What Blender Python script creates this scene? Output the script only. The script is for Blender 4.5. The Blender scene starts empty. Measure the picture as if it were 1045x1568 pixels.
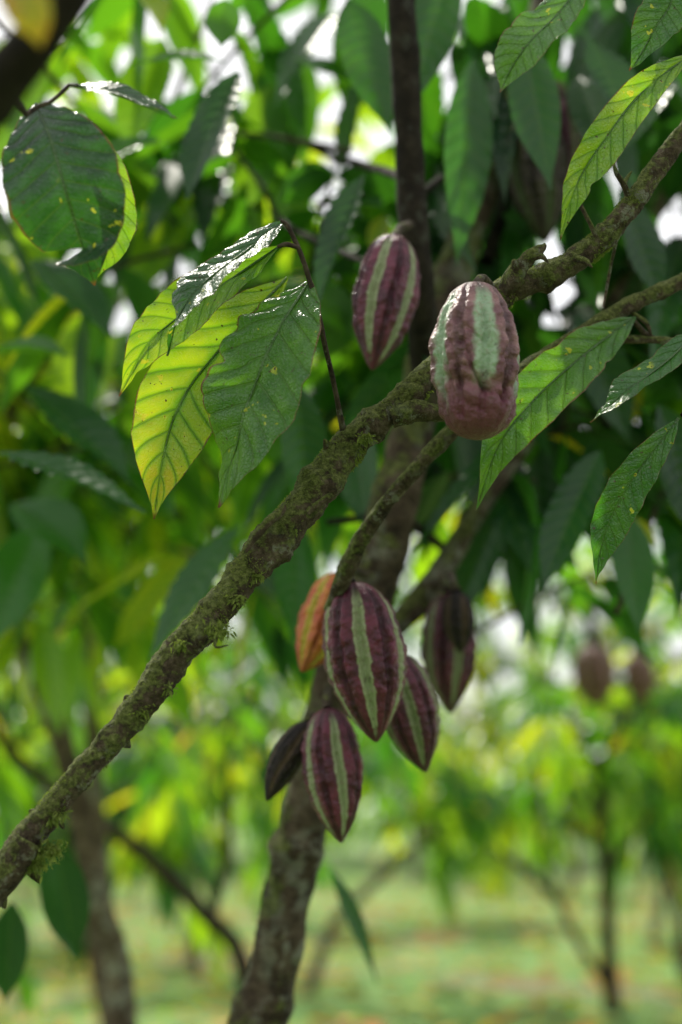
import bpy, math, random
import numpy as np
from mathutils import Vector, noise
random.seed(11); rng=np.random.default_rng(11)
scene=bpy.context.scene
F=2178.0; PITCH=math.atan(446/2178); CAMZ=1.5
cp,sp=math.cos(PITCH),math.sin(PITCH)
def P(x,y,d):
    a=(x-522.5)/F*d; b=(784-y)/F*d
    return Vector((a, d*cp-b*sp, CAMZ+d*sp+b*cp))
def px(r,d): return r*d/F

# ------------------------------------------------------------ node helpers
class NT:
    def __init__(s,nt): s.nt=nt; s.n=nt.nodes; s.l=nt.links
    def new(s,t,**k):
        n=s.n.new(t)
        for a,b in k.items(): setattr(n,a,b)
        return n
    def set(s,sock,v):
        if isinstance(v,bpy.types.NodeSocket): s.l.new(v,sock)
        else: sock.default_value=v
    def m(s,op,a,b=None,c=None,clamp=False):
        n=s.new('ShaderNodeMath',operation=op); n.use_clamp=clamp
        s.set(n.inputs[0],a)
        if b is not None: s.set(n.inputs[1],b)
        if c is not None: s.set(n.inputs[2],c)
        return n.outputs[0]
    def mix(s,f,a,b,mode='MIX'):
        n=s.new('ShaderNodeMix',data_type='RGBA',blend_type=mode)
        s.set(n.inputs[0],f); s.set(n.inputs[6],a); s.set(n.inputs[7],b)
        return n.outputs[2]
    def noise(s,scale,detail=4,rough=.55,vec=None,out=0):
        n=s.new('ShaderNodeTexNoise'); n.inputs['Scale'].default_value=scale
        n.inputs['Detail'].default_value=detail; n.inputs['Roughness'].default_value=rough
        if vec is not None: s.l.new(vec,n.inputs['Vector'])
        return n.outputs[out]
    def step(s,v,a,b):
        n=s.new('ShaderNodeMapRange',interpolation_type='SMOOTHSTEP')
        s.set(n.inputs[0],v); n.inputs[1].default_value=a; n.inputs[2].default_value=b
        return n.outputs[0]
    def ramp(s,f,stops):
        n=s.new('ShaderNodeValToRGB'); e=n.color_ramp.elements
        while len(e)<len(stops): e.new(0.5)
        for i,(p,c) in enumerate(stops): e[i].position=p; e[i].color=(*c,1)
        s.set(n.inputs[0],f); return n.outputs[0]
    def attr(s,name,out):
        n=s.new('ShaderNodeAttribute'); n.attribute_name=name; return n.outputs[out]
    def bump(s,h,strength,dist):
        n=s.new('ShaderNodeBump'); n.inputs['Strength'].default_value=strength; n.inputs['Distance'].default_value=dist
        s.l.new(h,n.inputs['Height']); return n.outputs[0]
def newmat(name):
    m=bpy.data.materials.new(name); m.use_nodes=True; m.node_tree.nodes.clear()
    t=NT(m.node_tree); o=t.new('ShaderNodeOutputMaterial'); return m,t,o
def c4(c): return (*c,1)

def leaf_material(name, kind='far', rough=.36, trans=.5, spec=.5):
    near=kind=='near'
    m,t,o=newmat(name)
    luv=t.new('ShaderNodeSeparateXYZ'); t.l.new(t.attr('luv',1),luv.inputs[0])
    u,v,r=luv.outputs
    tint=t.attr('tint',2)
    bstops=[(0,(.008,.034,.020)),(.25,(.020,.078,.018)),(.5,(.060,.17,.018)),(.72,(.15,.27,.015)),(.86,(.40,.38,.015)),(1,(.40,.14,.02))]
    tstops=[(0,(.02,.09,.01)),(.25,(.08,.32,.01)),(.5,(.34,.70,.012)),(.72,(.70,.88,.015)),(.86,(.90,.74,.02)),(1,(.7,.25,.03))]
    if kind=='far':
        base=t.ramp(tint,bstops); tr=t.ramp(tint,tstops)
        p=t.new('ShaderNodeBsdfPrincipled'); t.set(p.inputs['Base Color'],base)
        p.inputs['Roughness'].default_value=rough; p.inputs['Specular IOR Level'].default_value=spec
    else:
        tc=t.new('ShaderNodeTexCoord').outputs['Object']
        a=t.m('ABSOLUTE',u)
        ph=t.m('MULTIPLY',t.m('SUBTRACT',v,t.m('MULTIPLY',a,.13)),11.0)
        fr=t.m('ABSOLUTE',t.m('SUBTRACT',t.m('FRACT',t.m('ADD',ph,.5)),.5))
        lat=t.m('SUBTRACT',1.0,t.step(fr,.015,.075))
        mid=t.m('SUBTRACT',1.0,t.step(a,.015,.05))
        vein=t.m('MAXIMUM',lat,mid)
        nz=t.noise(28 if near else 12,3,.6,tc)
        tt=t.m('ADD',tint,t.m('MULTIPLY',t.m('SUBTRACT',nz,.5),.40 if near else .14),clamp=True)
        gv=t.m('MULTIPLY',t.m('SUBTRACT',1.0,t.step(t.m('MINIMUM',fr,t.m('MULTIPLY',a,1.2)),.0,.24)),t.step(tint,.5,.72))
        tt=t.m('SUBTRACT',tt,t.m('MULTIPLY',gv,.20),clamp=True)
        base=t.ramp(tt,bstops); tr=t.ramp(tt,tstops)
        base=t.mix(t.m('MULTIPLY',vein,.45),base,c4((.12,.22,.05)))
        tr=t.mix(t.m('MULTIPLY',vein,.5),tr,c4((.08,.16,.015)))
        if near:
            fine=t.noise(420,2,.5,tc)
            base=t.mix(t.m('MULTIPLY',fine,.35),base,c4((.02,.05,.015)))
            bl=t.m('MULTIPLY',t.step(t.noise(75,2,.5,tc),.66,.69),t.step(t.noise(14,1,.5,tc),.5,.55))
            base=t.mix(bl,base,c4((.30,.36,.02))); tr=t.mix(bl,tr,c4((.8,.75,.03)))
            sp_=t.step(t.noise(150,3,.6,tc),.67,.70)
            base=t.mix(sp_,base,c4((.07,.04,.015))); tr=t.mix(sp_,tr,c4((.05,.02,.0)))
            edge=t.step(t.m('ADD',t.m('MAXIMUM',a,v),t.m('MULTIPLY',nz,.14)),1.03,1.07)
            base=t.mix(edge,base,c4((.16,.08,.03))); tr=t.mix(edge,tr,c4((.15,.06,.01)))
        p=t.new('ShaderNodeBsdfPrincipled')
        t.set(p.inputs['Base Color'],base)
        t.set(p.inputs['Roughness'],t.m('ADD',rough-.10,t.m('MULTIPLY',nz,.20)))
        p.inputs['Specular IOR Level'].default_value=spec
        if near:
            h=t.m('ADD',t.m('MULTIPLY',vein,-.9),t.m('MULTIPLY',fine,.25))
            vo=t.new('ShaderNodeTexVoronoi',feature='DISTANCE_TO_EDGE'); vo.inputs['Scale'].default_value=200; t.l.new(tc,vo.inputs['Vector'])
            h=t.m('ADD',h,t.m('MULTIPLY',t.step(vo.outputs[0],0,.2),.45))
            t.set(p.inputs['Normal'],t.bump(h,.9,.0018))
    tl=t.new('ShaderNodeBsdfTranslucent'); t.set(tl.inputs[0],tr)
    mx=t.new('ShaderNodeMixShader'); mx.inputs[0].default_value=trans
    t.l.new(p.outputs[0],mx.inputs[1]); t.l.new(tl.outputs[0],mx.inputs[2]); t.l.new(mx.outputs[0],o.inputs[0])
    return m
def bark_material(name, moss=.4, dark=1.0, lichen=.5, scale=1.0, bmp=1.0, mossgain=1.0):
    m,t,o=newmat(name)
    tc=t.new('ShaderNodeTexCoord').outputs['Object']
    geo=t.new('ShaderNodeNewGeometry'); sx=t.new('ShaderNodeSeparateXYZ'); t.l.new(geo.outputs['Normal'],sx.inputs[0])
    n1=t.noise(30*scale,7,.7,tc); n2=t.noise(120*scale,6,.75,tc); n3=t.noise(9*scale,3,.6,tc); n4=t.noise(38*scale,6,.72,tc)
    vo=t.new('ShaderNodeTexVoronoi',feature='DISTANCE_TO_EDGE'); vo.inputs['Scale'].default_value=85*scale; t.l.new(tc,vo.inputs['Vector'])
    crack=t.step(vo.outputs[0],0,.09)
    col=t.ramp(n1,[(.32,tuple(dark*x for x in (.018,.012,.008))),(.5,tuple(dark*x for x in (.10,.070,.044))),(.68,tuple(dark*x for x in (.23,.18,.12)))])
    col=t.mix(t.m('MULTIPLY',t.step(n2,.35,.65),.5),t.mix(.4,col,c4((.012,.009,.007))),col)
    lm=t.m('MULTIPLY',t.step(n4,.56-.10*lichen,.62-.10*lichen),t.step(n3,.42,.58))
    up=t.m('MULTIPLY',sx.outputs[2],.18)
    mm=t.step(t.m('ADD',t.m('ADD',t.noise(18*scale,6,.7,tc),up),t.m('MULTIPLY',n2,.16)),.78-.33*moss,.88-.33*moss)
    G=mossgain
    mossc=t.ramp(n2,[(.35,(.026*G,.034*G,.007*G)),(.52,(.105*G,.13*G,.026*G)),(.70,(.23*G,.26*G,.08*G))])
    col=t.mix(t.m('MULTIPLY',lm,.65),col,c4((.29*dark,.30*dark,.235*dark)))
    col=t.mix(t.m('MULTIPLY',mm,.82),col,mossc)
    p=t.new('ShaderNodeBsdfPrincipled'); t.set(p.inputs['Base Color'],col); p.inputs['Roughness'].default_value=.85
    p.inputs['Specular IOR Level'].default_value=.2
    h=t.m('ADD',t.m('ADD',t.m('MULTIPLY',n2,1.3),t.m('MULTIPLY',n1,1.4)),t.m('ADD',t.m('MULTIPLY',mm,.35),t.m('MULTIPLY',crack,.3)))
    t.set(p.inputs['Normal'],t.bump(h,.9,.006*bmp/scale))
    t.l.new(p.outputs[0],o.inputs[0]); return m
def pod_material(name, ridge, ridge2, stripe, tip=None, rough=.42, wid=(.42,.62), fade=(.84,.98), spec=.5):
    m,t,o=newmat(name)
    tc=t.new('ShaderNodeTexCoord').outputs['Object']
    luv=t.new('ShaderNodeSeparateXYZ'); t.l.new(t.attr('luv',1),luv.inputs[0])
    s,v,crest=luv.outputs
    n1=t.noise(35,5,.65,tc); n2=t.noise(220,4,.7,tc); n3=t.noise(90,4,.6,tc); n5=t.noise(600,2,.6,tc)
    col=t.mix(t.step(n1,.35,.68),c4(ridge),c4(ridge2))
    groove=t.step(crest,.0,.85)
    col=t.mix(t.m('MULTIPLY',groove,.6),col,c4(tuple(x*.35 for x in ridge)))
    sm=t.step(t.m('ADD',s,t.m('MULTIPLY',t.m('SUBTRACT',n3,.5),.75)),*wid)
    st=t.mix(t.m('MULTIPLY',t.step(n2,.4,.7),.50),c4(stripe),c4(tuple(a*.5+b*.5 for a,b in zip(stripe,ridge2))))
    ends=t.m('MULTIPLY',t.step(v,.02,.14),t.m('SUBTRACT',1.0,t.step(t.m('ADD',v,t.m('MULTIPLY',t.m('SUBTRACT',n1,.5),.6)),*fade)))
    col=t.mix(t.m('MULTIPLY',t.m('MULTIPLY',sm,.95),ends),col,st)
    spk=t.step(n2,.58,.68); col=t.mix(t.m('MULTIPLY',spk,.30),col,c4(tuple(min(1,x*1.6+.012) for x in ridge2)))
    dk=t.step(t.noise(60,6,.75,tc),.60,.68); col=t.mix(t.m('MULTIPLY',dk,.65),col,c4((.035,.018,.012)))
    if tip: col=t.mix(t.m('MULTIPLY',t.step(t.m('ADD',v,t.m('MULTIPLY',n1,.3)),.78,1.0),.85),col,c4(tip))
    p=t.new('ShaderNodeBsdfPrincipled'); t.set(p.inputs['Base Color'],col)
    t.set(p.inputs['Roughness'],t.m('ADD',rough-.12,t.m('MULTIPLY',n3,.22)))
    p.inputs['Specular IOR Level'].default_value=spec
    t.set(p.inputs['Normal'],t.bump(t.m('ADD',t.m('ADD',n3,t.m('MULTIPLY',n2,.5)),t.m('MULTIPLY',n5,.12)),.95,.0042))
    t.l.new(p.outputs[0],o.inputs[0]); return m

# ------------------------------------------------------------ mesh builder
class MB:
    def __init__(s): s.V=[];s.Q=[];s.A=[];s.T=[];s.n=0
    def add(s,V,Q,A=None,T=None):
        V=np.asarray(V,dtype=np.float64).reshape(-1,3); Q=np.asarray(Q,dtype=np.int64).reshape(-1,4)
        s.V.append(V); s.Q.append(Q+s.n)
        s.A.append(np.zeros_like(V) if A is None else np.asarray(A).reshape(-1,3))
        s.T.append(np.zeros(len(V)) if T is None else np.asarray(T).reshape(-1))
        s.n+=len(V)
    def build(s,name,mat,parent=None,origin=None,smooth=True):
        V=np.concatenate(s.V); Q=np.concatenate(s.Q); A=np.concatenate(s.A); T=np.concatenate(s.T)
        if origin is not None: V=V-np.array(origin)
        me=bpy.data.meshes.new(name)
        me.vertices.add(len(V)); me.vertices.foreach_set('co',V.astype(np.float32).ravel())
        me.loops.add(len(Q)*4); me.loops.foreach_set('vertex_index',Q.astype(np.int32).ravel())
        me.polygons.add(len(Q)); me.polygons.foreach_set('loop_start',np.arange(0,len(Q)*4,4,dtype=np.int32))
        me.polygons.foreach_set('loop_total',np.full(len(Q),4,dtype=np.int32))
        if smooth: me.polygons.foreach_set('use_smooth',np.ones(len(Q),dtype=bool))
        a=me.attributes.new('luv','FLOAT_VECTOR','POINT'); a.data.foreach_set('vector',A.astype(np.float32).ravel())
        a=me.attributes.new('tint','FLOAT','POINT'); a.data.foreach_set('value',T.astype(np.float32).ravel())
        me.update(); me.validate()
        ob=bpy.data.objects.new(name,me); scene.collection.objects.link(ob); me.materials.append(mat)
        if origin is not None: ob.location=origin
        if parent is not None:
            ob.parent=parent
            ob.location=Vector(ob.location)-Vector(parent.location)
        return ob
def empty(name,loc=(0,0,0)):
    e=bpy.data.objects.new(name,None); scene.collection.objects.link(e); e.location=loc; e.empty_display_size=.1; return e

def catmull(pts,n):
    p=[np.array(q,dtype=float) for q in pts]
    p=[2*p[0]-p[1]]+p+[2*p[-1]-p[-2]]
    out=[]
    k=len(p)-3
    for j in range(n):
        s=j/(n-1)*k; i=min(int(s),k-1); f=s-i
        a,b,c,d=p[i:i+4]
        out.append(.5*((2*b)+(-a+c)*f+(2*a-5*b+4*c-d)*f*f+(-a+3*b-3*c+d)*f**3))
    return np.array(out)
def tube(mb,pts,radii,seg=14,n=None,amp=.12,ns=25,amp2=.05,tint=0,knots=(),amp3=0):
    L=sum((Vector(pts[i+1])-Vector(pts[i])).length for i in range(len(pts)-1))
    if n is None: n=max(6,int(L/.012))
    data=catmull([list(p)+[r] for p,r in zip(pts,radii)],n)
    C=data[:,:3]; R=np.maximum(data[:,3],.0004)
    Tn=np.gradient(C,axis=0); Tn/=np.linalg.norm(Tn,axis=1)[:,None]+1e-12
    x=np.cross(Tn[0],[0.3,.2,1.]); x/=np.linalg.norm(x)
    V=np.zeros((n,seg,3)); A=np.zeros((n,seg,3))
    th=np.linspace(0,2*math.pi,seg,endpoint=False)
    for i in range(n):
        x=x-Tn[i]*np.dot(x,Tn[i]); x/=np.linalg.norm(x); y=np.cross(Tn[i],x)
        kb=0
        for (kt,ks,ka) in knots: kb+=ka*math.exp(-((i/(n-1)-kt)/ks)**2)
        for j in range(seg):
            d=x*math.cos(th[j])+y*math.sin(th[j])
            q=C[i]+d*R[i]
            r=R[i]
            if amp>0:
                r*=1+amp*noise.noise(Vector(q*ns))+amp2*noise.noise(Vector(q*ns*5))+kb*(.5+.9*noise.noise(Vector(q*ns*1.7)))
                if amp3: r*=1+amp3*noise.noise(Vector(q*ns*11))
            V[i,j]=C[i]+d*r
        A[i,:,1]=i/(n-1)
    idx=np.arange(n*seg).reshape(n,seg)
    a=idx[:-1]; b=idx[1:]
    Q=np.stack([a,np.roll(a,-1,1),np.roll(b,-1,1),b],-1)
    mb.add(V,Q,A,np.full(n*seg,tint))
    return C,R

_t=np.array([0,.04,.12,.25,.4,.55,.7,.82,.9,.95,1]); _w=np.array([.03,.20,.52,.84,.99,1,.82,.50,.23,.09,.015])
_f=np.linspace(0,1,401); _fw=np.interp(_f,_t,_w)
for _ in range(3): _fw[1:-1]=np.convolve(np.pad(_fw,4,mode='edge'),np.ones(9)/9,mode='valid')[1:-1]
def prof(v): return np.interp(v,_f,_fw)
def nrm(a): return a/(np.linalg.norm(a,axis=-1,keepdims=True)+1e-9)

def leaves_batch(mb,B,T,N,L,W,tint,nu=1,nv=5,droop=.25,fold=.25,ripple=0.0):
    B=np.asarray(B,float);T=nrm(np.asarray(T,float));N=np.asarray(N,float);L=np.asarray(L,float);W=np.asarray(W,float);tint=np.asarray(tint,float)
    n=len(B)
    droop=np.broadcast_to(droop,(n,)); fold=np.broadcast_to(fold,(n,))
    v=np.linspace(0,1,nv)
    if nv<=6: v=v**.9
    u=np.linspace(-1,1,2*nu+1)
    G=np.array([0,0,-1.])
    vv=v[None,:,None]
    C=B[:,None]+T[:,None]*(L[:,None,None]*vv)+G*((droop*L)[:,None,None]*vv**2)
    Tan=nrm(T[:,None]+G*(2*droop[:,None,None]*vv))
    S=nrm(np.cross(Tan,N[:,None]+0*Tan)); Nn=np.cross(S,Tan)
    w=prof(v)[None,:]*W[:,None]
    uu=u[None,None,:]
    off=S[:,:,None]*(uu*w[:,:,None])[...,None]
    ph=11*(v[None,:,None]-.13*np.abs(uu))
    rip=ripple*L[:,None,None]*np.abs(np.sin(np.pi*ph))*np.minimum(1,np.abs(uu)*3)*np.minimum(1,(w/(W[:,None]))[:,:,None]*1.3)
    wav=.08*W[:,None,None]*np.sin(v[None,:,None]*9+tint[:,None,None]*60+uu*2)*np.abs(uu)
    hgt=np.abs(uu)*w[:,:,None]*fold[:,None,None]+rip+wav
    V=C[:,:,None]+off+Nn[:,:,None]*hgt[...,None]
    A=np.zeros(V.shape); A[...,0]=uu; A[...,1]=v[None,:,None]; A[...,2]=rng.random((n,1,1))
    Tt=np.broadcast_to(tint[:,None,None],V.shape[:3])
    m=2*nu+1
    idx=np.arange(n*nv*m).reshape(n,nv,m)
    Q=np.stack([idx[:,:-1,:-1],idx[:,:-1,1:],idx[:,1:,1:],idx[:,1:,:-1]],-1)
    mb.add(V,Q,A,Tt)

class Leaves:
    def __init__(s): s.B=[];s.T=[];s.N=[];s.L=[];s.W=[];s.t=[];s.d=[];s.f=[]
    def one(s,b,t,n,L,W,tint,d=.2,f=.2):
        s.B.append(b);s.T.append(t);s.N.append(n);s.L.append(L);s.W.append(W);s.t.append(tint);s.d.append(d);s.f.append(f)
    def twig(s,pos,dirv,n,length,LL=.24,tint=(.3,.15)):
        pos=np.array(pos,float); dirv=nrm(np.array(dirv,float))
        tb=random.gauss(*tint)
        for i in range(n):
            f=(i+random.random()*.6)/n
            b=pos+dirv*length*f+np.array([0,0,-.12])*length*f*f
            az=i*2.4+random.random()
            rad=np.array([math.cos(az),math.sin(az),0.15])
            rad=rad-dirv*np.dot(rad,dirv)*.3
            t=nrm(rad*.8+dirv*(.3+.7*f)+np.array([0,0,-random.uniform(.1,1.0)]))
            nn=nrm(np.array([rad[0]*.5,rad[1]*.5,.9])+rng.normal(0,.3,3))
            L=LL*random.uniform(.6,1.2)
            tt=min(.76,tb+random.gauss(0,.09))
            if random.random()<.035: tt=random.uniform(.75,.9)
            s.one(b,t,nn,L,L*random.uniform(.15,.20),min(.97,max(.02,tt)),random.uniform(.1,.5),random.uniform(.05,.35))
    def flush(s,mb,nu=1,nv=5,ripple=0.0):
        leaves_batch(mb,s.B,s.T,s.N,s.L,s.W,s.t,nu,nv,np.array(s.d),np.array(s.f),ripple)

# ------------------------------------------------------------ materials
M_leafnear=leaf_material('leaf_near','near',.34,.36,.75)
M_leafmid=leaf_material('leaf_mid','mid',.34,.50,.5)
M_leaffar=leaf_material('leaf_far','far',.34,.55,.45)
M_barkfg=bark_material('bark_mossy',.84,.95,.35,1.6,1.0,1.05)
M_barktrunk=bark_material('bark_trunk',.58,1.0,.85,.75)
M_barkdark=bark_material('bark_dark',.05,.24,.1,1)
M_barkfar=bark_material('bark_far',.3,1.7,.8,.5)
M_barkfardark=bark_material('bark_far_dark',.2,.6,.2,.5)
M_twig=bark_material('bark_twig',.1,.6,.1,2,.5)

# ------------------------------------------------------------ world, sun
w=bpy.data.worlds.new("World"); scene.world=w; w.use_nodes=True
t=NT(w.node_tree); bg=w.node_tree.nodes['Background']
sky=t.new('ShaderNodeTexSky',sky_type='NISHITA'); sky.sun_disc=False
SE=math.radians(52); SA=math.radians(-28)
sky.sun_elevation=SE; sky.sun_rotation=SA; sky.dust_density=3
wc=t.new('ShaderNodeTexCoord').outputs['Generated']
cl=t.step(t.noise(2.2,5,.6,wc),.28,.48)
t.l.new(t.mix(t.m('MULTIPLY',cl,.9),sky.outputs[0],c4((9.9,9.9,9.9))),bg.inputs[0])
bg.inputs[1].default_value=.136
sd=bpy.data.lights.new('sun','SUN'); sd.energy=5.0; sd.angle=math.radians(.8); sd.color=(1,.95,.84)
so=bpy.data.objects.new('sun',sd); scene.collection.objects.link(so)
S=Vector((math.sin(SA)*math.cos(SE),math.cos(SA)*math.cos(SE),math.sin(SE)))
so.rotation_euler=S.to_track_quat('Z','Y').to_euler(); so.location=(0,0,20)

# ------------------------------------------------------------ ground
m,t,o=newmat('grass_ground'); tc=t.new('ShaderNodeTexCoord').outputs['Object']
g=t.ramp(t.noise(.9,6,.6,tc),[(.32,(.08,.18,.035)),(.5,(.17,.31,.08)),(.68,(.27,.40,.14))])
g=t.mix(t.m('MULTIPLY',t.step(t.noise(.45,5,.65,tc),.52,.62),.85),g,c4((.26,.18,.13)))
g=t.mix(t.m('MULTIPLY',t.step(t.noise(14,4,.7,tc),.5,.62),.35),g,c4((.07,.10,.035)))
p=t.new('ShaderNodeBsdfPrincipled'); t.set(p.inputs['Base Color'],g); p.inputs['Roughness'].default_value=.95
t.set(p.inputs['Normal'],t.bump(t.noise(30,4,.7,tc),.8,.05)); t.l.new(p.outputs[0],o.inputs[0])
mb=MB(); k=80; gx=np.linspace(-1,1,k); gx=np.sign(gx)*np.abs(gx)**2.2*250
X,Y=np.meshgrid(gx,gx+10,indexing='ij'); Z=.05*np.sin(X*.7+1)*np.cos(Y*.5)-.05
idx=np.arange(k*k).reshape(k,k)
mb.add(np.stack([X,Y,Z],-1),np.stack([idx[:-1,:-1],idx[1:,:-1],idx[1:,1:],idx[:-1,1:]],-1)); mb.build('ground',m)
mb=MB(); n=16000
yy=6+30*rng.random(n)**1.5; xx=(rng.random(n)-.5)*(yy*.9+3)
cl_=np.sin(xx*2.1+np.cos(yy*1.3)*2)*np.cos(yy*1.7)
keep=rng.random(n)<(.2+.6*(cl_>0)); xx=xx[keep];yy=yy[keep];n=len(xx)
T=np.stack([rng.normal(0,.35,n),rng.normal(0,.35,n),np.ones(n)],-1)
leaves_batch(mb,np.stack([xx,yy,np.full(n,-.06)],-1),T,rng.normal(0,1,(n,3)),rng.uniform(.07,.18,n),rng.uniform(.006,.014,n),np.clip(rng.normal(.62,.07,n),0,.75),1,4,.3,.2)
mb.build('grass',M_leaffar)
mb=MB(); n=2600
yy=5+22*rng.random(n); xx=(rng.random(n)-.5)*(yy*.9+3); az=rng.random(n)*6.28
lit=leaf_material('leaf_litter_mat','far',.6,.2,.3)
leaves_batch(mb,np.stack([xx,yy,np.full(n,.03)],-1),np.stack([np.cos(az),np.sin(az),rng.normal(0,.2,n)],-1),np.stack([rng.normal(0,.3,n),rng.normal(0,.3,n),np.ones(n)],-1),rng.uniform(.15,.28,n),rng.uniform(.03,.05,n),rng.uniform(.87,1,n),1,5,0.05,.3)
mb.build('leaf_litter',lit)

# ------------------------------------------------------------ background trees
def make_tree(base,h0,lean,nl,spread,ntw,LL=.24,tint=(.42,.14),trunk=None,r0=.06,nu=1,nv=5,leafper=9,extra=(),bark=None,elr=(.45,1.15)):
    e=empty('cacao_tree',base)
    mb=MB(); lv=Leaves()
    b=Vector(base)
    if trunk is None:
        top=b+Vector((lean[0],lean[1],h0))
        trunk=[b+Vector((0,0,-.1)),b.lerp(top,.35)+Vector((random.gauss(0,.06),random.gauss(0,.06),0)),b.lerp(top,.7)+Vector((random.gauss(0,.06),random.gauss(0,.06),0)),top]
    tube(mb,trunk,[r0*(1.15-.45*i/(len(trunk)-1)) for i in range(len(trunk))],seg=10,n=24,amp=.15,ns=9)
    limbs=[]
    for ex in extra:
        tube(mb,ex,[r0*(.7-.5*i/(len(ex)-1)) for i in range(len(ex))],seg=8,n=20,amp=.12,ns=9)
    for i in range(nl):
        az=i*2*math.pi/nl+random.uniform(-.4,.4); el=random.uniform(*elr)
        st=trunk[-1].lerp(trunk[-2],random.uniform(0,.7))
        d=Vector((math.cos(az)*math.cos(el),math.sin(az)*math.cos(el),math.sin(el)))
        ln=spread*random.uniform(.8,1.3)
        pts=[st]
        for q in range(4):
            d=(d+Vector((random.gauss(0,.18),random.gauss(0,.18),-.02))).normalized()
            pts.append(pts[-1]+d*ln/4)
        tube(mb,pts,[r0*.6,r0*.5,r0*.38,r0*.25,r0*.1],seg=7,n=16,amp=.1,ns=9); limbs.append(pts)
    for i in range(ntw):
        pts=random.choice(limbs); s=random.uniform(.6,3.99); q=int(s); p0=pts[q].lerp(pts[q+1],s-q)
        d=Vector((random.gauss(0,1),random.gauss(0,1),random.gauss(-.1,.7))).normalized()
        ln=random.uniform(.25,spread*.55)
        p1=p0+d*ln*.55; p2=p1+(d+Vector((0,0,-.45)))*ln*.45
        tube(mb,[p0,p1,p2],[.009,.007,.004],seg=4,n=5,amp=0)
        lv.twig(p1,(p2-p1),leafper,(p2-p1).length+.1,LL,tint)
    mb.build('trunk_and_limbs',bark or M_barkfar,e)
    m2=MB(); lv.flush(m2,nu,nv); m2.build('foliage',M_leaffar,e)
    return e
spots=[]
for (y0,xs) in [(9.5,(-3.6,-1.6)),(11,(4.6,)),(14,(-4.8,-1.0)),(16,(3.2,5.8,-2.9)),(19.5,(-1.2,1.6,-5.9)),(24,(-4.0,3.6,7.0)),(29,(-1.2,1.8,-6.5,6.2))]:
    for x0 in xs: spots.append((x0+random.gauss(0,.25),y0+random.gauss(0,.4),-.03))
for i,b in enumerate(spots):
    far=b[1]>15
    make_tree(b,random.uniform(1.2,1.7),(random.gauss(0,.25),random.gauss(0,.2)),5,random.uniform(1.5,2.1),54,.28 if not far else .35,(.44,.24),r0=random.uniform(.045,.06),nv=5,leafper=9)
b1=P(938,1545,10.6); b1.z=-.05
make_tree(tuple(b1),1,(0,0),5,1.5,50,.27,(.42,.22),trunk=[b1,P(932,1440,10.6),P(926,1300,10.6),P(915,1160,10.6)],r0=.055,extra=[[P(932,1510,10.6),P(885,1440,10.5),P(845,1350,10.4),P(820,1220,10.3)],[P(928,1330,10.6),P(965,1290,10.6),P(1010,1240,10.6)],[P(860,1380,10.5),P(800,1330,10.5),P(740,1290,10.5)]],bark=M_barkfardark,elr=(.6,1.2))
b2=P(1050,1500,12.5); b2.z=-.05
make_tree(tuple(b2),1,(0,0),5,1.5,46,.27,(.40,.22),trunk=[b2,P(1040,1400,12.5),P(1020,1280,12.5),P(1010,1160,12.5)],r0=.05,bark=M_barkfardark,elr=(.6,1.2))
b3=P(470,1475,11.5); b3.z=-.05
make_tree(tuple(b3),1,(0,0),4,1.3,36,.27,(.48,.22),trunk=[b3,P(510,1420,11.5),P(575,1350,11.5),P(690,1250,11.5)],r0=.05,elr=(.6,1.2))
mb=MB(); lv=Leaves()
for i in range(1700):
    az=random.uniform(-.75,.75); R=random.uniform(36,48)
    x=math.sin(az)*R; y=math.cos(az)*R; z=random.uniform(.2,1)*(11+4*noise.noise(Vector((x*.15,3,0))))
    lv.twig((x,y,z),(random.gauss(0,1),random.gauss(0,1),.1),6,.9,1.0,(.42,.24))
lv.flush(mb,1,4); mb.build('distant_trees',M_leaffar)
st_=random.getstate(); random.seed(77)
for b in [(-3.6,-3.2,0),(.6,-5.2,0),(3.9,-2.6,0)]:  # unseen trees behind the camera, added to block low sky light
    make_tree(b,1.3,(0,0),5,1.7,48,.34,(.35,.15),r0=.06,nv=4,leafper=9)
random.setstate(st_)

tr=[Vector((-.62,3.95,-.1)),P(190,1568,4.0),P(150,1380,4.0),P(112,1200,4.0),P(60,1040,4.0),P(-10,930,4.0),P(-120,800,4.0)]
make_tree((-.62,3.95,0),1,(0,0),5,1.5,46,.24,(.50,.18),trunk=tr,r0=px(20,4.0),nv=7)
tr=[Vector((-.72,5.3,-.1)),P(175,1560,5.2),P(145,1200,5.2),P(145,1000,5.2),P(122,790,5.2)]
make_tree((-.72,5.3,0),1,(0,0),5,1.5,54,.25,(.56,.16),trunk=tr,r0=px(14,5.2),nv=7)
tr=[Vector((-.3,6.3,-.1)),P(375,1490,6.3),P(310,1395,6.3),P(200,1290,6.3),P(60,1190,6.3),P(-40,1100,6.3)]
make_tree((-.3,6.3,0),1,(0,0),4,1.5,36,.25,(.40,.2),trunk=tr,r0=px(13,6.3),nv=6,bark=M_barkfardark,extra=[[P(325,1400,6.3),P(350,1300,6.3),P(348,1180,6.3),P(360,1080,6.3)]])

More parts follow.
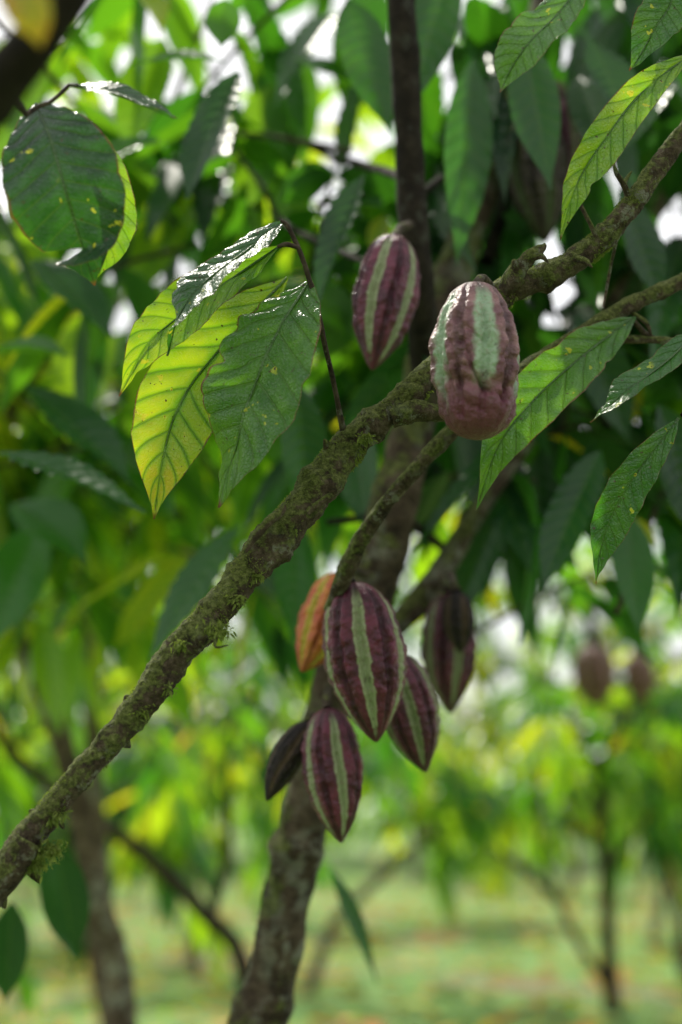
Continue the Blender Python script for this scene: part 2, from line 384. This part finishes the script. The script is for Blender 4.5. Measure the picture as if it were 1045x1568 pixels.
# ------------------------------------------------------------ main cacao tree
main=empty('cacao_tree',(-.3,2.25,0))
mb=MB()
D=2.2
tp=[(395,1568,42,D),(430,1420,38,D),(462,1270,37,D),(490,1140,35,D),(530,1000,35,D),(578,880,38,D),(606,760,37,D),(635,650,32,2.25),(662,520,30,2.3),(700,400,28,2.4),(745,280,24,2.5),(790,150,20,2.6),(830,0,17,2.7),(860,-200,12,2.8)]
tube(mb,[Vector((-.42,2.28,-.1)),Vector((-.36,2.26,.5)),Vector((-.22,2.25,.95))]+[P(a,b,d) for a,b,r,d in tp],[.06,.052,.046]+[px(r,d) for a,b,r,d in tp],seg=32,n=300,amp=.18,ns=22,amp2=.06,amp3=.03,knots=[(.2,.01,.2),(.3,.008,.22),(.38,.006,.2),(.45,.01,.2)])
rp=[(560,1010,14,2.25),(605,960,18,2.3),(650,912,20,2.35),(690,852,18,2.4),(725,795,15,2.45),(790,700,12,2.5),(880,560,11,2.6),(980,380,9,2.7),(1060,200,8,2.8)]
tube(mb,[P(a,b,d) for a,b,r,d in rp],[px(r,d) for a,b,r,d in rp],seg=16,amp=.14)
mb.build('trunk',M_barktrunk,main)
mb=MB()
dp=[(650,590,20,2.22),(648,500,24,2.15),(637,400,25,2.1),(628,250,22,2.1),(622,120,23,2.1),(615,0,22,2.1),(600,-200,18,2.15)]
tube(mb,[P(a,b,d) for a,b,r,d in dp],[px(r,d) for a,b,r,d in dp],seg=18,amp=.12)
for L_ in ([(640,300,7,2.2),(700,262,6,2.4),(780,250,5,2.6)],[(620,275,8,2.15),(590,262,7,2.4),(500,235,6,2.9),(400,185,5,3.0),(300,160,4,3.1)],[(600,420,5,2.12),(440,345,5,2.6),(405,290,4,2.7),(360,230,3,2.8)],
           [(630,800,8,2.25),(680,840,7,2.5)],[(745,400,12,2.5),(775,300,10,2.6),(770,200,9,2.7),(740,60,8,2.8)],[(500,800,5,2.3),(590,790,6,2.3)]):
    tube(mb,[P(a,b,d) for a,b,r,d in L_],[px(r,d) for a,b,r,d in L_],seg=8,amp=.1)
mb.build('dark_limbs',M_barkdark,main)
lv=Leaves(); tw=MB()
def crown(n,xr,yr,zr,tint,LL=.24,lp=8):
    for i in range(n):
        x=random.uniform(*xr);y=random.uniform(*yr);z=random.uniform(*zr)
        d=Vector((random.gauss(0,1)+x*.3,random.gauss(0,.8),random.gauss(.1,.5))).normalized()
        ln=random.uniform(.15,.35); p0=Vector((x,y,z))
        tube(tw,[p0-d*.25+Vector((0,0,-.05)),p0,p0+d*ln],[.006,.005,.003],seg=5,n=6,amp=0)
        lv.twig(p0,d,lp,ln,LL,tint)
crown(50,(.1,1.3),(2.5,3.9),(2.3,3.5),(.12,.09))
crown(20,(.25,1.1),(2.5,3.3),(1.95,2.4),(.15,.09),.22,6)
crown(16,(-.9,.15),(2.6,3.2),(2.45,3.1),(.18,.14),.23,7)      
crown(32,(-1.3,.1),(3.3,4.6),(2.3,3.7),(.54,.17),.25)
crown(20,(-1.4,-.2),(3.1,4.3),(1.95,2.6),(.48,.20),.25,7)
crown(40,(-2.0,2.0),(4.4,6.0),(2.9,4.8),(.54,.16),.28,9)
crown(26,(-.9,1.0),(1.7,2.9),(3.5,4.1),(.22,.1))  # leaf roof above the frame, out of view, placed to shade the foreground
tw.build('twigs',M_twig,main)
m2=MB(); lv.flush(m2,2,9,.006); m2.build('crown_foliage',M_leafmid,main)

lv=Leaves()
def set_leaf(b,tp_,d0,d1,hw,tint,N=(0,-1,.35),dr=.12,f=.2):
    A_=P(*b,d0); B_=P(*tp_,d1); v_=B_-A_; L_=v_.length
    T_=v_/L_+Vector((0,0,dr)); 
    lv.one(list(A_),list(T_),N,L_*1.08,px(hw*.9,(d0+d1)/2),tint,dr,f+random.uniform(-.05,.2))
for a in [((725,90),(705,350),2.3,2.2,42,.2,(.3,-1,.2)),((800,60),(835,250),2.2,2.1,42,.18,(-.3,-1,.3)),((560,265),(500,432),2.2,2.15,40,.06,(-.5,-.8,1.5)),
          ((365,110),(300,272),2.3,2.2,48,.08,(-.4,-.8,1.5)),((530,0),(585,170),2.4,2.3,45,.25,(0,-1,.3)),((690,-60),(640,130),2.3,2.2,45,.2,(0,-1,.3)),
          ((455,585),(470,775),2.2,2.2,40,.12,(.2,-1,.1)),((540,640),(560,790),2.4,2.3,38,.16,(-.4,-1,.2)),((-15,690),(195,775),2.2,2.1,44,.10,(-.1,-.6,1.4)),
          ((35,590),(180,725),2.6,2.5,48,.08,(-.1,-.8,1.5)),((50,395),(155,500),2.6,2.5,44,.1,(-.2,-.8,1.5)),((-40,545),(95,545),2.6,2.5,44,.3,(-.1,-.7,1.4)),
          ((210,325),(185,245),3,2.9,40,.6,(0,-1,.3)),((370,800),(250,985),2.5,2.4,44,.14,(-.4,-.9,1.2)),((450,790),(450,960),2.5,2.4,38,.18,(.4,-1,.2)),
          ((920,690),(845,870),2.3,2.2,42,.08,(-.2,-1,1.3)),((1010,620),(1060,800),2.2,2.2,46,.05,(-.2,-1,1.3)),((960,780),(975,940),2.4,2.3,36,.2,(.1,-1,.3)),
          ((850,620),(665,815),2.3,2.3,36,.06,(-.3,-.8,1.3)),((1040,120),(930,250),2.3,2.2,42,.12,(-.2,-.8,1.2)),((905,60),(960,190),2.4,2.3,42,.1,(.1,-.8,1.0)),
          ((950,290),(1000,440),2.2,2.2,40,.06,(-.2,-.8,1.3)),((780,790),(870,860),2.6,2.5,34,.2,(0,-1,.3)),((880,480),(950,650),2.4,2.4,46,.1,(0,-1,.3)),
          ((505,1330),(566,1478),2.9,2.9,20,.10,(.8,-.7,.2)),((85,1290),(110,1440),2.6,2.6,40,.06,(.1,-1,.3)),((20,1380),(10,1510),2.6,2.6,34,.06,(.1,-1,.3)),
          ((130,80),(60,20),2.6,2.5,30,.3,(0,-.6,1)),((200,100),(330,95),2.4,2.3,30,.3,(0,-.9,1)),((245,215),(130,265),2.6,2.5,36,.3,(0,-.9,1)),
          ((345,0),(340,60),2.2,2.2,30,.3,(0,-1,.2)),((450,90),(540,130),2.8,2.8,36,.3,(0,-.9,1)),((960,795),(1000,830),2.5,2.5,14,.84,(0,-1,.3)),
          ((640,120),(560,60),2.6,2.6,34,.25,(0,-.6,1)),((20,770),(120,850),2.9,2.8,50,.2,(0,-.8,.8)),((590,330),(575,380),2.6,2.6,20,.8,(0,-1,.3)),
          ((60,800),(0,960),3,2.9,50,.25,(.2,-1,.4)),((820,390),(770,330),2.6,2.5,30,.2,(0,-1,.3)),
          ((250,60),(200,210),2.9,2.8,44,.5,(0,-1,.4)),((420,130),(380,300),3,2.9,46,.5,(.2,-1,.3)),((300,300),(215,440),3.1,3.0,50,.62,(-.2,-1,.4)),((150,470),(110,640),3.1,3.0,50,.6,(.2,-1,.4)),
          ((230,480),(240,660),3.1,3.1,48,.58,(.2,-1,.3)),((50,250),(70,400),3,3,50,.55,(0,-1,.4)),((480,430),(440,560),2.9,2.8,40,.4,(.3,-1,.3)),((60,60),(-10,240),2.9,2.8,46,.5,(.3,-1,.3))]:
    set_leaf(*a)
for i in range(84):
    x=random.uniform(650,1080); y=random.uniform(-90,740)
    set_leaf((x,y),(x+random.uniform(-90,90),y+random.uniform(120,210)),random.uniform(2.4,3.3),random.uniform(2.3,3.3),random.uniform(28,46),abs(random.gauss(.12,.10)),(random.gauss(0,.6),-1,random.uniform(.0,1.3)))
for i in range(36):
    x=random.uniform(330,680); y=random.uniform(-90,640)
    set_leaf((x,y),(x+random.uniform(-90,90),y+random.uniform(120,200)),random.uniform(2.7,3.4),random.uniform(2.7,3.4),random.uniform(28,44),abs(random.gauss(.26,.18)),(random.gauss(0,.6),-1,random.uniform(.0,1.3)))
m2=MB(); lv.flush(m2,4,67,.018); m2.build('hanging_leaves',M_leafmid,main)

# ------------------------------------------------------------ foreground mossy branch
br=empty('mossy_branch',tuple(P(530,680,1.6)))
mb=MB()
fp=[(-60,1425,26,1.46),(0,1345,25,1.47),(55,1268,23,1.48),(120,1190,20,1.49),(195,1105,22,1.5),(265,1010,26,1.52),(330,935,24,1.53),(400,850,29,1.55),(465,775,29,1.57),(530,688,27,1.6),(590,636,22,1.61),(650,583,21,1.62),(710,520,22,1.64),(770,450,23,1.64),(850,418,20,1.64),(920,368,18,1.64),(970,310,16,1.64),(1012,250,16,1.65),(1060,185,14,1.66),(1150,60,13,1.7),(1300,-120,9,1.75)]
C1,R1=tube(mb,[Vector((-1.5,1.7,-.1)),Vector((-1.15,1.6,.4))]+[P(a,b,d) for a,b,r,d in fp],[.034,.028]+[px(r,d) for a,b,r,d in fp],seg=44,n=620,amp=.26,ns=42,amp2=.11,amp3=.05,
   knots=[(.36,.006,.35),(.42,.005,.3),(.47,.006,.3),(.53,.007,.3),(.575,.006,.28),(.63,.008,.3),(.72,.006,.35),(.78,.004,.25)])
bp=[(505,935,9,1.8),(528,880,14,1.77),(556,822,13,1.75),(605,755,12,1.73),(690,662,13,1.72),(760,600,14,1.72),(810,566,16,1.72),(880,520,14,1.72),(960,470,13,1.73),(1050,428,12,1.74),(1200,350,9,1.78)]
tube(mb,[P(a,b,d) for a,b,r,d in bp],[px(r,d) for a,b,r,d in bp],seg=24,n=200,amp=.2,ns=45,amp2=.12,amp3=.05)
def spur(pts,seg=10,amp=.25): tube(mb,[P(a,b,d) for a,b,r,d in pts],[px(r,d) for a,b,r,d in pts],seg=seg,amp=amp,ns=60,amp2=.16,n=14)
spur([(775,445,16,1.63),(795,415,14,1.61),(812,392,10,1.6),(832,378,6,1.6),(834,372,.8,1.6)],14,.4)
spur([(795,420,9,1.61),(788,402,6,1.6),(786,398,1,1.6)])
spur([(810,395,6,1.6),(828,392,5,1.59),(838,400,2,1.59),(840,404,.5,1.59)])
spur([(600,640,16,1.6),(640,630,17,1.6),(680,634,13,1.61)])
spur([(968,312,6,1.64),(955,282,5,1.63),(943,262,3.5,1.62),(940,248,1,1.62)]); spur([(955,282,4,1.63),(962,270,3,1.63),(968,262,1,1.63)])
spur([(915,365,4,1.63),(898,330,3.5,1.62),(882,300,3,1.62),(878,280,1,1.62)])
spur([(880,395,6,1.62),(897,400,5,1.61),(908,410,1,1.6)])
spur([(948,350,3,1.66),(935,410,2.5,1.66),(924,470,2,1.66)])
spur([(940,520,6,1.73),(990,520,6,1.73),(1060,524,5,1.74)]); spur([(970,480,4,1.73),(990,495,4,1.72),(998,515,2,1.72)])
spur([(320,940,5,1.52),(332,968,4,1.5),(330,990,2.5,1.49),(350,988,1,1.49)],8)
spur([(332,975,3,1.5),(318,988,2,1.5),(312,992,.8,1.5)],6)
spur([(470,785,6,1.55),(505,760,5,1.55),(506,766,1,1.55)],8)
for (kx,ky,dx,dy) in [(200,1080,-6,-14),(262,1000,-10,-16),(85,1245,12,22),(120,1180,-5,-16),(300,960,-16,-6),(45,1330,16,20),(0,1372,8,18),(505,690,-8,-16),(567,660,14,14),(350,905,-12,-12),(250,1050,14,12),(60,1250,-14,-8),(385,870,-8,-16),(600,628,-4,-18),(185,1130,14,14)]:
    spur([(kx,ky,9,1.49+kx*.0002),(kx+dx*.6,ky+dy*.6,7,1.485+kx*.0002),(kx+dx,ky+dy,3,1.48+kx*.0002),(kx+dx*1.1,ky+dy*1.1,.6,1.48+kx*.0002)],10,.5)
spur([(375,845,4,1.52),(405,805,7,1.525),(430,785,6,1.53),(438,772,1,1.53)],8,.3)
mb.build('limb',M_barkfg,br,origin=None)
mm_,t,o=newmat('moss'); n_=t.noise(60,3,.6)
p=t.new('ShaderNodeBsdfPrincipled'); t.set(p.inputs['Base Color'],t.ramp(n_,[(.35,(.05,.075,.012)),(.65,(.20,.24,.045))])); p.inputs['Roughness'].default_value=.9
tl=t.new('ShaderNodeBsdfTranslucent'); tl.inputs[0].default_value=(.3,.4,.06,1); mx=t.new('ShaderNodeMixShader'); mx.inputs[0].default_value=.35
t.l.new(p.outputs[0],mx.inputs[1]); t.l.new(tl.outputs[0],mx.inputs[2]); t.l.new(mx.outputs[0],o.inputs[0])
mb=MB(); B=[];T=[];Ls=[]
n=len(C1); tries=0
while len(B)<9500 and tries<120000:
    tries+=1
    i=random.randint(60,n-110); c=C1[i]; r=R1[i]
    d=rng.normal(0,1,3); tn=nrm(C1[min(i+1,n-1)]-C1[i]); d=nrm(d-tn*np.dot(d,tn))
    q=c+d*r*1.04
    nv_=noise.noise(Vector(q*22))+.45*noise.noise(Vector(q*70))
    if nv_+.16*d[2]>.20:
        B.append(q-d*.0015); T.append(d+rng.normal(0,.6,3)+np.array([0,0,-.3 if d[2]<0 else 0])); Ls.append(random.uniform(.0012,.0032)*(1.5 if d[2]<-.3 else 1))
for (x,y,d,k_,sz) in [(335,965,1.5,200,.016),(75,1300,1.47,300,.018),(55,1322,1.47,260,.014),(215,1090,1.49,80,.010),(255,1055,1.5,60,.01),(360,915,1.52,120,.012),(275,985,1.5,100,.008),(560,670,1.58,120,.009),(85,1250,1.47,120,.010),(395,880,1.53,100,.01)]:
    c=np.array(P(x,y,d))
    for j in range(k_):
        B.append(c+rng.normal(0,.4,3)*sz*np.array([1,.6,.7])); T.append(rng.normal(0,1,3)+np.array([0,0,-.7])); Ls.append(random.uniform(.003,.009))
n=len(B); Ls=np.array(Ls)
leaves_batch(mb,B,T,rng.normal(0,1,(n,3)),Ls,Ls*.13+.00015,np.zeros(n),1,4,.2,.2)
mb.build('moss',mm_,br)

# ------------------------------------------------------------ foreground leaves
def near_leaf(name,mid,hw,N,tint,parent,fold=.18,rip=.017,bites=(),nu=14,nv=150,curl=0.0,tipt=None,twist=0,wob=.003):
    pts=catmull([P(*q) for q in mid],nv)
    Tn=nrm(np.gradient(pts,axis=0)); N=np.array(N,float)
    L_=np.sum(np.linalg.norm(np.diff(pts,axis=0),axis=1))
    v=np.linspace(0,1,nv); u=np.linspace(-1,1,2*nu+1)
    d_=np.mean([q[2] for q in mid]); W=px(hw,d_)
    V=np.zeros((nv,2*nu+1,3));A=np.zeros_like(V)
    for i in range(nv):
        ang=twist*(v[i]-.5)
        S_=nrm(np.cross(Tn[i],N)); Nn=np.cross(S_,Tn[i])
        S2=S_*math.cos(ang)+Nn*math.sin(ang); N2=np.cross(S2,Tn[i])
        for j,uu in enumerate(u):
            w_=prof(v[i])*W*(1+.06*noise.noise(Vector((v[i]*9,np.sign(uu)*5,W*900)))+.02*noise.noise(Vector((v[i]*40,np.sign(uu)*5,W*900))))
            for (sd_,t0,s0,a0) in bites:
                if sd_*uu>0: w_*=1-a0*math.exp(-((v[i]-t0)/s0)**2)
            a=abs(uu); ph=11*(v[i]-.13*a)
            h=a*w_*fold+rip*L_*abs(math.sin(math.pi*ph))**.8*min(1,a*3)*min(1,w_/W*1.4)*(1-.35*a)*(W/.055)
            h+=-curl*W*a*a*prof(v[i])
            q=pts[i]+S2*uu*w_
            h+=wob*noise.noise(Vector(q*22))*2+a*a*.004*noise.noise(Vector(q*60))
            V[i,j]=q+N2*h
            A[i,j]=(uu,v[i],.5)
    idx=np.arange(V.shape[0]*V.shape[1]).reshape(V.shape[:2])
    Q=np.stack([idx[:-1,:-1],idx[:-1,1:],idx[1:,1:],idx[1:,:-1]],-1)
    T_=np.full(V.shape[:2],float(tint))
    if tipt is not None: T_=tint+(tipt-tint)*(v[:,None]**1.3)*np.ones((1,2*nu+1))
    mb=MB(); mb.add(V,Q,A,T_)
    tube(mb,[Vector(pts[k]-nrm(np.cross(nrm(np.cross(Tn[k],N)),Tn[k]))*.0006) for k in range(0,nv,9)],[px(2.6,d_)*(1-.8*k/nv) for k in range(0,nv,9)],seg=6,n=40,amp=0,tint=max(.3,tint))
    return mb.build(name,M_leafnear,parent)
sprA=empty('leafy_twig',tuple(P(528,672,1.6)))
mb=MB()
def tw_(pts,seg=8): tube(mb,[P(a,b,d) for a,b,r,d in pts],[px(r,d) for a,b,r,d in pts],seg=seg,amp=.12,ns=80,amp2=.05)
tw_([(530,676,7,1.6),(522,640,4.5,1.59),(510,580,4,1.58),(498,530,4,1.57),(488,480,4.2,1.56),(470,415,4,1.55),(455,375,3.8,1.55),(440,345,3.6,1.55),(430,338,2.5,1.55)])
tw_([(458,380,3.5,1.55),(440,374,4,1.54),(425,378,2.5,1.54)]); tw_([(484,470,3,1.56),(478,440,4,1.55),(474,428,3,1.55)]); tw_([(486,490,3,1.56),(476,487,2,1.56),(473,484,.6,1.56)])
mb.build('twig',M_twig,sprA)
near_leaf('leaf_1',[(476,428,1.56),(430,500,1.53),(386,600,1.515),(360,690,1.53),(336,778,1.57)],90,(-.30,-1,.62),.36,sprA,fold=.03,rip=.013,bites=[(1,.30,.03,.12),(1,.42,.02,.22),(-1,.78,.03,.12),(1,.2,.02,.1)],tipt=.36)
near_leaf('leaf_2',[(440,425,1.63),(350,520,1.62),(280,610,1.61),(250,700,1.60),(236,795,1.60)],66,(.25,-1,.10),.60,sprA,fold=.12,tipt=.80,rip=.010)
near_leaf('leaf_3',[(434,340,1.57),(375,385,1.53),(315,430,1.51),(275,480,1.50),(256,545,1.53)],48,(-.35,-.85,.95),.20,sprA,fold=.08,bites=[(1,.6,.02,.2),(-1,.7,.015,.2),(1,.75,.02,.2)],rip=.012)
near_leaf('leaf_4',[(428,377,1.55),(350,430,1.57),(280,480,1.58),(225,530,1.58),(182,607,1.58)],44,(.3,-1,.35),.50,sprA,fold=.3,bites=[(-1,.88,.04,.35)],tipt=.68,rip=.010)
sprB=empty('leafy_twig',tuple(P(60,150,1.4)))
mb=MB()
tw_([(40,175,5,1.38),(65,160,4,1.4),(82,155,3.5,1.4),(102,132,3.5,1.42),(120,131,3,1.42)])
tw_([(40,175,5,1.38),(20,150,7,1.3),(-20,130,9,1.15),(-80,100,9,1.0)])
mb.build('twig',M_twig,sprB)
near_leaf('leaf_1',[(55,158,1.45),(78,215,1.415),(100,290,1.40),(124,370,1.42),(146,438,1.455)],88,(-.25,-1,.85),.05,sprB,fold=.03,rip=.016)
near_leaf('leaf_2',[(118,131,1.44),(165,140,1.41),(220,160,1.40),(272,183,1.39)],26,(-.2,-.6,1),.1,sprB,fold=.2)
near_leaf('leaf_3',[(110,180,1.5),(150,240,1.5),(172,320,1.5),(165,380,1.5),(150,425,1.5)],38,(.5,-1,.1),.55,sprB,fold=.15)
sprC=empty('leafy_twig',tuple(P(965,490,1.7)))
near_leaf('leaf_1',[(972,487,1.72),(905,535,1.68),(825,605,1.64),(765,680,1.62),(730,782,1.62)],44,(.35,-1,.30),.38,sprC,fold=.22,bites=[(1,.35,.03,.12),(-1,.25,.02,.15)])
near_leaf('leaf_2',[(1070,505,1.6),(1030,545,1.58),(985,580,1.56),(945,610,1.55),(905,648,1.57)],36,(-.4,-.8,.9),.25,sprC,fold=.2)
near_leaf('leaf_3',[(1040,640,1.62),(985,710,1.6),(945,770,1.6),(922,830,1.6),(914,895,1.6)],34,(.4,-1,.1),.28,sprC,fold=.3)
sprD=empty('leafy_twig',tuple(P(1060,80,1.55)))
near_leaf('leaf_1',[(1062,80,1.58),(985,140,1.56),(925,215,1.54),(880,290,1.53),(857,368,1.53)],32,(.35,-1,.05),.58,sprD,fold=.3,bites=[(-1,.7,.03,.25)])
near_leaf('leaf_2',[(900,-40,1.52),(860,15,1.5),(815,60,1.48),(785,100,1.48),(766,142,1.48)],44,(-.3,-1,.3),.38,sprD,fold=.2)
near_leaf('leaf_3',[(1040,-60,1.6),(1030,0,1.6),(1000,50,1.6),(965,110,1.6)],40,(-.3,-1,.3),.32,sprD,fold=.2)
mb=MB()
tw_([(1150,20,5,1.62),(1100,40,4,1.6),(1060,82,3.5,1.58)]); tw_([(1150,20,5,1.62),(1060,-60,4,1.6),(900,-60,4,1.55),(898,-40,3,1.52)])
mb.build('twig',M_twig,sprD)
mb=MB(); tw_([(1060,523,5,1.74),(1000,519,5,1.735),(968,488,3.5,1.72)]); tw_([(1060,523,5,1.74),(1090,560,4,1.68),(1045,636,3.5,1.62)]); tw_([(1060,523,4,1.74),(1085,510,4,1.66),(1070,505,3,1.6)])
mb.build('twig',M_twig,sprC)

cb=empty('overhanging_branch',tuple(P(40,90,.95))); mb=MB()
pp=[(-260,420,40,1.0),(-60,210,38,.97),(10,120,38,.95),(70,40,37,.93),(130,-50,35,.92),(260,-260,30,.9)]
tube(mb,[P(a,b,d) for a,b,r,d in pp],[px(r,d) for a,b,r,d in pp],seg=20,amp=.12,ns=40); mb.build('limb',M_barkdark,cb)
near_leaf('yellow_leaf',[(10,-80,.88),(30,-20,.87),(50,30,.87),(62,75,.88)],36,(-.2,-1,.3),.93,cb,rip=.004,wob=.001)

# ------------------------------------------------------------ pods
PT=([0,.015,.04,.09,.17,.28,.42,.55,.68,.80,.89,.95,.985,1],[.16,.32,.48,.66,.83,.94,1,.97,.85,.63,.40,.22,.10,.015])
PT1=([0,.02,.06,.14,.25,.38,.50,.60,.68,.76,.84,.91,.96,.99,1],[.28,.42,.56,.72,.88,.98,1,.98,.90,.86,.82,.68,.48,.26,.03])
def pod(top,bot,d0,d1,wpx,rot,mat,seed=0,table=PT,wrinkle=0,bend=.0,stalk=None,ridge=.14,name='cacao_pod',pw=3.2):
    A_=np.array(P(*top,d0)); B_=np.array(P(*bot,d1)); ax=B_-A_; L_=np.linalg.norm(ax); ax/=L_
    R=px(wpx/2,(d0+d1)/2)
    front=nrm(np.array([0,-1.,0])-ax*np.dot([0,-1.,0],ax)); side=np.cross(ax,front)
    nt,na=150,220; t_=np.linspace(0,1,nt)
    fw=np.interp(np.linspace(0,1,521),*table)
    for _ in range(2): fw=np.convolve(np.pad(fw,5,mode='edge'),np.ones(11)/11,mode='valid')
    fw[0]=table[1][0]*.5; fw[-1]=.0
    V=np.zeros((nt,na,3));A=np.zeros_like(V)
    for i,tv in enumerate(t_):
        rr=np.interp(tv,np.linspace(0,1,521),fw)*R
        env=min(1,math.sin(math.pi*min(1,tv*.97+.03))**.5*1.05)
        cb_=bend*L_*math.sin(math.pi*tv)
        for j in range(na):
            th=2*math.pi*j/na; th2=th+rot+.10*math.sin(tv*3+seed)+.06*noise.noise(Vector((tv*5,seed,0)))
            c5=math.cos(5*th2); c10=math.cos(10*th2)
            g10=max(0,c10)**1.5
            k_=1+env*(ridge*.45*c5-ridge*1.0*g10)
            dirv=front*math.cos(th)+side*math.sin(th)
            q=dirv*rr+ax*tv*L_
            qs=Vector(q)+Vector((seed*3.1,0,seed))
            k_+=env*(.040*noise.noise(qs*38)+.060*noise.noise(qs*100)*(1+c5*.5)+.026*noise.noise(qs*220))
            if wrinkle:
                wp=Vector(q)*30+Vector((seed,0,0))+Vector((0,0,.6*math.sin(th*2+tv*6)))
                wv=abs(noise.noise(Vector((wp.x*1.2,wp.y*1.2,wp.z*.8+wp.x*.8))))
                k_-=wrinkle*env*(max(0,.2-wv)/.2)**1.3*(.35+.9*math.exp(-((tv-.68)/.2)**2))
                k_-=.10*math.exp(-((tv-.60-.12*math.cos(th+.3)-.03*noise.noise(Vector((th*2,1,seed))))/.035)**2)*max(0,math.cos(th))
                k_+=.09*math.exp(-((tv-.78)/.06)**2-((th if th<math.pi else th-2*math.pi)-.1)**2/.12)
            V[i,j]=A_+ax*tv*L_+dirv*rr*k_+side*cb_
            A[i,j]=(max(0,min(1,.5-.5*c5))**pw,tv,c10)
    idx=np.arange(nt*na).reshape(nt,na)
    a=idx[:-1];b=idx[1:]
    Q=np.stack([a,b,np.roll(b,-1,1),np.roll(a,-1,1)],-1)
    mb=MB(); mb.add(V,Q,A)
    org=(A_+B_)/2
    ob=mb.build(name,mat,None,origin=tuple(org))
    if stalk:
        mb=MB(); s=[Vector(A_+ax*.004)]+[P(*q) for q in stalk]
        tube(mb,s,[px(9,d0)]+[px(6.5,d0)]*(len(s)-2)+[px(8,d0)],seg=12,amp=.15,ns=70)
        mb.build('stalk',M_twig,ob)
    return ob
mat_m=pod_material('pod_maroon',(.048,.004,.016),(.135,.017,.044),(.27,.32,.17),rough=.32,spec=.42)
mat_m2=pod_material('pod_maroon_deep',(.042,.004,.015),(.105,.013,.034),(.20,.24,.12),rough=.32,spec=.42)
mat_p=pod_material('pod_mauve',(.11,.034,.044),(.25,.125,.12),(.25,.37,.23),tip=(.10,.014,.032),rough=.38,wid=(.24,.66),fade=(.52,.82))
mat_o=pod_material('pod_orange',(.40,.07,.03),(.50,.20,.03),(.45,.38,.05),spec=.4)
mat_b=pod_material('pod_black',(.010,.007,.007),(.03,.018,.014),(.07,.045,.025),rough=.7,spec=.3)
mat_g=pod_material('pod_brown_green',(.03,.02,.018),(.06,.05,.028),(.06,.09,.03),spec=.3)
R5=math.pi/5
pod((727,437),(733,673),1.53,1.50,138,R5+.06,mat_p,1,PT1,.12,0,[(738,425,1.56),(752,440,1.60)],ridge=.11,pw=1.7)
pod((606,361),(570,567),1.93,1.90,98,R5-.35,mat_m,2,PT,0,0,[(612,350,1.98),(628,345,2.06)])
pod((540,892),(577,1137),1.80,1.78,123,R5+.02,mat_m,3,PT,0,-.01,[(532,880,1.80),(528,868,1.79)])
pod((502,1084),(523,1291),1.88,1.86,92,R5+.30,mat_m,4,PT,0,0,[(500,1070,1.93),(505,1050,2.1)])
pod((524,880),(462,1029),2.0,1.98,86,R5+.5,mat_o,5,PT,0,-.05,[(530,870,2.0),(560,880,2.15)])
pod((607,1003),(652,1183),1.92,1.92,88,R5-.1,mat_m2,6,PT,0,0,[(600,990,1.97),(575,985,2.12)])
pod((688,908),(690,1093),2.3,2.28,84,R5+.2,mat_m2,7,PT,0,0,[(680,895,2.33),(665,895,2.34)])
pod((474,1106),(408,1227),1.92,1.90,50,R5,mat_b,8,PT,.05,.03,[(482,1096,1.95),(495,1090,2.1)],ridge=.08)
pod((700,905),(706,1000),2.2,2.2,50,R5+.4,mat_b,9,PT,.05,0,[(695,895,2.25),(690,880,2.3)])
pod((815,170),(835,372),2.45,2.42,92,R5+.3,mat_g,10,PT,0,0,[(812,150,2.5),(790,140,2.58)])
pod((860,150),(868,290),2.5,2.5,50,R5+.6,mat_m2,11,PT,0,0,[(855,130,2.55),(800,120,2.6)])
mat_f=pod_material('pod_far',(.13,.05,.04),(.18,.09,.07),(.16,.11,.07))
pod((905,985),(915,1085),6.4,6.4,66,0,mat_f,12,PT,0,0,[(905,940,6.4),(900,880,6.4)])
pod((975,1000),(985,1080),6.7,6.7,46,0,mat_f,13,PT,0,0,[(975,960,6.7),(970,880,6.7)])

# ------------------------------------------------------------ camera
cd=bpy.data.cameras.new('camera'); co=bpy.data.objects.new('camera',cd); scene.collection.objects.link(co)
co.location=(0,0,CAMZ); co.rotation_euler=(math.pi/2+PITCH,0,0)
cd.sensor_fit='VERTICAL'; cd.sensor_height=36; cd.sensor_width=24; cd.lens=50; cd.clip_end=600; cd.clip_start=.05
cd.dof.use_dof=True; cd.dof.focus_distance=1.58; cd.dof.aperture_fstop=1.8
scene.camera=co
scene.view_settings.view_transform='Standard'; scene.view_settings.look='None'; scene.view_settings.exposure=0
